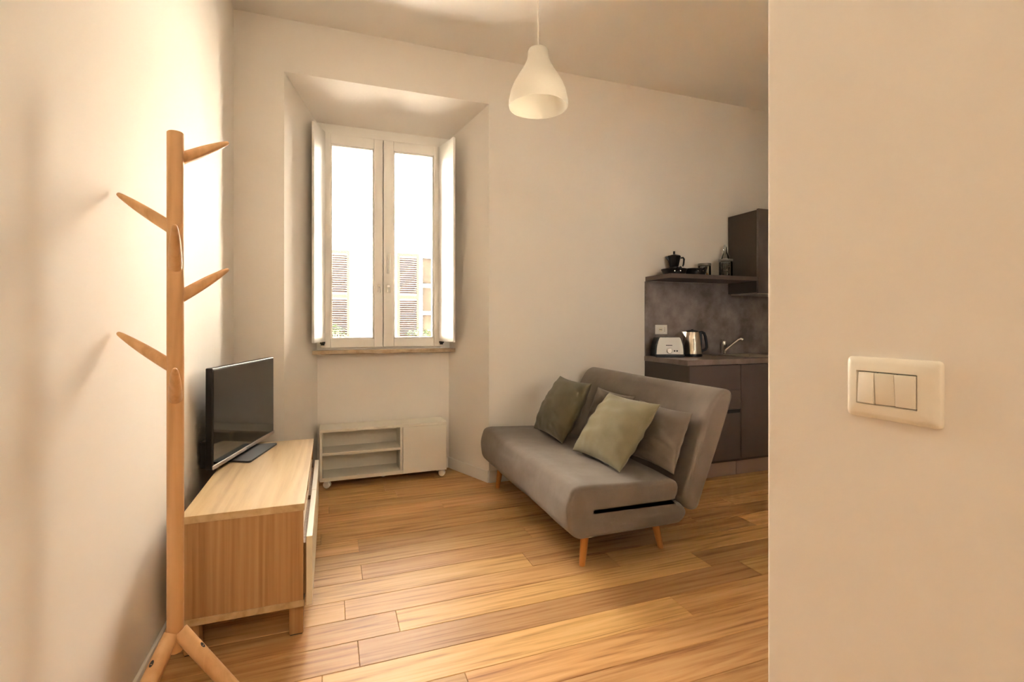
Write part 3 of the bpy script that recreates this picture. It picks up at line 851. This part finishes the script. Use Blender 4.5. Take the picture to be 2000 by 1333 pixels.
root = thing('moka_pot', 'black stovetop moka pot behind the pans on the wall shelf', 'moka pot', (2.712, 3.445, shz), R(-20))
def octa(prof): return lathe(new_bm(), prof, 8)
obj('boiler', octa([(0, 0), (.050, 0), (.046, .055), (.040, .070), (0, .072)]), M['nonstick'], root)
obj('collar', lathe(new_bm(), [(.039, .066), (.042, .070), (.042, .082), (.036, .086)], 24), M['nonstick'], root, True)
obj('jug', octa([(.034, .084), (.040, .095), (.056, .165), (.058, .172), (0, .172)]), M['nonstick'], root)
obj('lid', octa([(.059, .171), (.050, .180), (.015, .190), (0, .191)]), M['nonstick'], root)
obj('knob', lathe(new_bm(), [(0, .188), (.008, .188), (.009, .196), (.008, .216), (0, .218)], 12), M['black'], root, True)
obj('handle', tube(new_bm(), [(.052, 0, .160), (.075, 0, .164), (.084, 0, .150), (.080, 0, .110), (.074, 0, .090)], [.006, .008, .008, .007, .006], 10), M['black'], root, True)
obj('spout', prism(new_bm(), [(-.075, .170), (-.05, .170), (-.045, .135)], -.01, .01, 'y'), M['nonstick'], root)

def jar(name, label, loc, r, h, fill, fmat, group):
    root = thing(name, label, 'jar', loc, 0, group)
    obj('glass', lathe(new_bm(), [(0, 0), (r, 0), (r, h), (r - .0025, h), (r - .0025, .004), (0, .004)], 28), M['jar'], root, True)
    obj('lid', lathe(new_bm(), [(0, h + .014), (r + .001, h + .014), (r + .002, h + .010), (r + .002, h - .002), (r - .004, h - .010), (0, h - .010)], 28), M['steel_dark'], root, True)
    rr = random.Random(int(r * 10000))
    bm = new_bm()
    for i in range(60):
        a = rr.uniform(0, 6.28); q = (r - .010) * math.sqrt(rr.random()); z = .010 + rr.random() * fill
        s = rr.uniform(.004, .008)
        m4 = Matrix.Translation((q * math.cos(a), q * math.sin(a), z)) @ Matrix.Rotation(rr.uniform(0, 3), 4, (rr.random(), rr.random(), rr.random() + .1)) @ Matrix.Diagonal((s * 1.5, s * .8, s * .8, 1))
        bmesh.ops.create_icosphere(bm, subdivisions=1, radius=1.0, matrix=m4)
    c = obj('contents', bm, fmat, root, True); c['kind'] = 'stuff'
    return root
M['steel_dark'] = mat('grey_lid', (0.22, 0.20, 0.18), 0.35, 0.8)
M['pasta'] = mat('amber_contents', (0.50, 0.24, 0.06), 0.6)
M['coffee'] = mat('dark_contents', (0.16, 0.11, 0.08), 0.6)
jar('glass_jar', 'small glass jar with amber contents on the wall shelf', (2.985, 3.395, shz), .052, .105, .045, M['pasta'], 'glass jars on the wall shelf')
jar('glass_jar', 'tall glass jar with dark contents on the wall shelf near the hood cabinet', (3.185, 3.365, shz), .056, .145, .115, M['coffee'], 'glass jars on the wall shelf')
root = thing('glass_bottle', 'clear swing-top glass bottle behind the tall jar', 'bottle', (3.265, 3.455, shz))
obj('glass', lathe(new_bm(), [(0, 0), (.038, 0), (.038, .16), (.030, .20), (.015, .235), (.013, .285), (.015, .287), (.011, .287), (.011, .235), (.026, .2), (.034, .16), (.034, .005), (0, .005)], 24), M['jar'], root, True)
obj('stopper', lathe(new_bm(), [(0, .282), (.012, .282), (.014, .292), (.012, .303), (0, .305)], 16), M['white_gloss'], root, True)
obj('clip', tube(new_bm(), [(-.015, 0, .25), (-.024, 0, .275), (-.012, 0, .300)], .0018, 6), M['chrome'], root, True)

# ------------------------------------------------------------------ light switch on the partition wall
root = thing('light_switch', 'ivory three-rocker light switch on the near right wall', 'switch', (PX, 0.4365, 1.1025), 0)
py0, py1, pz0, pz1 = -.0575, .0575, -.041, .041
# plate with sloping rim, local -x faces the corridor
def rrect(a0, a1, b0, b1, r, n=5): return smooth_poly([(a0, b0), (a1, b0), (a1, b1), (a0, b1)], r, n)
bm = new_bm()
rings = []
spec = [(0.0, 0.0, .007), (.004, .0, .007), (.0065, .002, .007), (.0085, .010, .005), (.0090, .0205, .002), (.0062, .0207, .002)]
iy0, iy1, iz0, iz1 = -.032, .0415, -.0215, .0215
for k, (x, s, r) in enumerate(spec):
    if k < 4:
        f = s / .022
        ring = rrect(py0 + s, py1 - s * .72, pz0 + s * .8, pz1 - s * .8, r)
    else:
        ring = rrect(iy0 - .0012 if k == 4 else iy0, iy1 + .0012 if k == 4 else iy1, iz0 - .0012 if k == 4 else iz0, iz1 + .0012 if k == 4 else iz1, .0015)
    rings.append([bm.verts.new((-x, p.x, p.y)) for p in ring])
for a, b in zip(rings, rings[1:]):
    n = len(a)
    for i in range(n): bm.faces.new((a[i], a[(i + 1) % n], b[(i + 1) % n], b[i]))
bmesh.ops.recalc_face_normals(bm, faces=bm.faces[:])
obj('plate', bm, M['plastic_white'], root, True, sharp=50)
obj('backing', box(new_bm(), -.004, 0, iy0, iy1, iz0, iz1), M['black_soft'], root)
wd = (iy1 - iy0) / 3
for k in range(3):
    a = iy1 - (k + 1) * wd + .0005; b = iy1 - k * wd - .0005
    # rocker: tilted slightly (the two next to each other the other way)
    tl = .0016 if k == 0 else -.0010
    f0 = -.0105
    pts = [(a, f0 - (tl if k == 0 else tl)), (b, f0 + tl)]
    bm = new_bm()
    box(bm, f0, -.003, a, b, iz0 + .0007, iz1 - .0007, .0012, 2)
    for v in bm.verts:
        if v.co.x < -.006:
            s = (v.co.y - (a + b) / 2) / (b - a) * 2
            q = v.co.z / iz1
            v.co.x += (s * tl) + q * (.0012 if k == 0 else -.0012)
    obj('rocker', bm, M['plastic_white'], root, True)

# ------------------------------------------------------------------ outside: building across the courtyard
M['facade'] = paint('sunlit_plaster', (0.74, 0.70, 0.63), (0.71, 0.67, 0.60), 0.9)
M['louvre'] = mat('brown_shutter_paint', (0.0135, 0.0095, 0.0085), 0.9, spec=0.0)
M['louvre_frame'] = mat('tan_shutter_frame', (0.018, 0.0135, 0.010), 0.9, spec=0.0)
M['curtain'] = mat('ochre_curtain', (0.050, 0.034, 0.019), 0.8)
M['leaf'] = mat('leaf_green', (0.013, 0.019, 0.008), 0.8, spec=0.02)
M['bark'] = mat('bark', (0.16, 0.11, 0.07), 0.8)
FY = 8.5
struct('ground', box(new_bm(), -14, 16, -14, 20, -.72, -.6), paint('courtyard_paving', (0.78, 0.74, 0.68), (0.72, 0.68, 0.62), .9), 'pale courtyard ground outside')
root = thing('building', 'pale plastered building with brown louvred shutters across the courtyard', 'building', (0.8, FY, -.6))
bm = new_bm()
box(bm, -9, -.98, FY, FY + .4, -.6, 3.7); box(bm, -.082, 1.43, FY, FY + .4, -.6, 3.7); box(bm, 2.33, 11, FY, FY + .4, -.6, 3.7)
for (a, b) in ((-.98, -.082), (1.43, 2.33)):
    box(bm, a, b, FY, FY + .4, -.6, .72); box(bm, a, b, FY, FY + .4, 2.37, 3.7)
obj('wall', bm, M['facade'], root, world=True)
def leaf(x0, x1, z0, z1):
    y0, y1 = FY - .055, FY - .012
    bm = new_bm(); s = .045
    box(bm, x0, x0 + s, y0, y1, z0, z1); box(bm, x1 - s, x1, y0, y1, z0, z1)
    zm = 1.622
    for (a, b) in ((z0, z0 + .07), (zm - .03, zm + .03), (z1 - .05, z1)): box(bm, x0 + s, x1 - s, y0, y1, a, b)
    f = obj('louvred_shutter', bm, M['louvre_frame'], root, world=True)
    bm = new_bm(); z = z0 + .09
    while z < z1 - .06:
        if abs(z - zm) > .045:
            prism(bm, [(y1 - .002, z + .014), (y1 - .008, z + .018), (y0 + .002, z - .010), (y0 + .008, z - .014)], x0 + s, x1 - s, 'x')
        z += .036
    sl = obj('slats', bm, M['louvre'], f, world=True); sl['kind'] = 'stuff'
for (a, b) in ((-.078, .292), (1.046, 1.415), (-1.36, -.99), (2.34, 2.71)): leaf(a, b, .74, 2.362)
for (a, b) in ((-.98, -.082), (1.43, 2.33)):
    bm = new_bm(); y0, y1 = FY + .02, FY + .07; c = (a + b) / 2
    for q in ((a, a + .05), (c - .045, c + .045), (b - .05, b)): box(bm, q[0], q[1], y0, y1, .72, 2.37)
    for zc in (.75, 1.36, 1.83, 2.335): box(bm, a, b, y0 + .002, y1 - .002, zc - .028, zc + .028)
    f = obj('window', bm, M['white_gloss'], root, world=True)
    for (p, q) in ((a + .05, c - .045), (c + .045, b - .05)):
        obj('pane', box(new_bm(), p, q, FY + .04, FY + .045, .75, 2.33), M['far_pane'], f, world=True)
    obj('curtain', box(new_bm(), a + .02, b - .02, FY + .13, FY + .14, .72, 2.37), M['curtain'], f, world=True)
    obj('room_wall', box(new_bm(), a - .1, b + .1, FY + .38, FY + .42, .6, 2.5), M['facade'], root, world=True)
obj('cornice', box(new_bm(), -9, 11, FY - .2, FY + .5, 3.7, 3.82, .02), M['facade'], root, world=True)

def shrub(label, x, y, top, rx, rz, seed):
    rr = random.Random(seed)
    root = thing('shrub', label, 'shrub', (x, y, -.6), 0, 'courtyard shrubs')
    bm = new_bm()
    for i in range(900):
        while True:
            p = Vector((rr.uniform(-1, 1), rr.uniform(-1, 1), rr.uniform(-1, 1)))
            if .25 < p.length < 1: break
        c = Vector((p.x * rx, p.y * rx, p.z * rz + top + .6 - rz))
        s = rr.uniform(.018, .036)
        m3 = Matrix.Rotation(rr.uniform(0, 6.28), 3, 'Z') @ Matrix.Rotation(rr.uniform(-1, 1), 3, 'X')
        vs = [bm.verts.new(c + m3 @ Vector(q)) for q in ((-s, 0, 0), (0, -s * .45, s * .15), (s * 1.2, 0, 0), (0, s * .45, s * .15))]
        bm.faces.new(vs)
    f = obj('foliage', bm, M['leaf'], root); f['kind'] = 'stuff'
    bm = new_bm()
    for i in range(5):
        a = rr.uniform(0, 6.28)
        tube(bm, [(0, 0, 0), (math.cos(a) * rx * .2, math.sin(a) * rx * .2, (top + .6) * .5), (math.cos(a) * rx * .5, math.sin(a) * rx * .5, top + .6 - rz * .5)], [.02, .014, .006], 8)
    obj('stem', bm, M['bark'], root, True)
shrub('green shrub below the left louvred shutter outside', -.02, 7.9, 1.20, .30, .36, 1)
shrub('green shrub below the right louvred shutter outside', 1.36, 7.9, 1.12, .36, .32, 2)

# helper bookkeeping only
for o in bpy.data.objects:
    if '_ox' in o: del o['_ox']
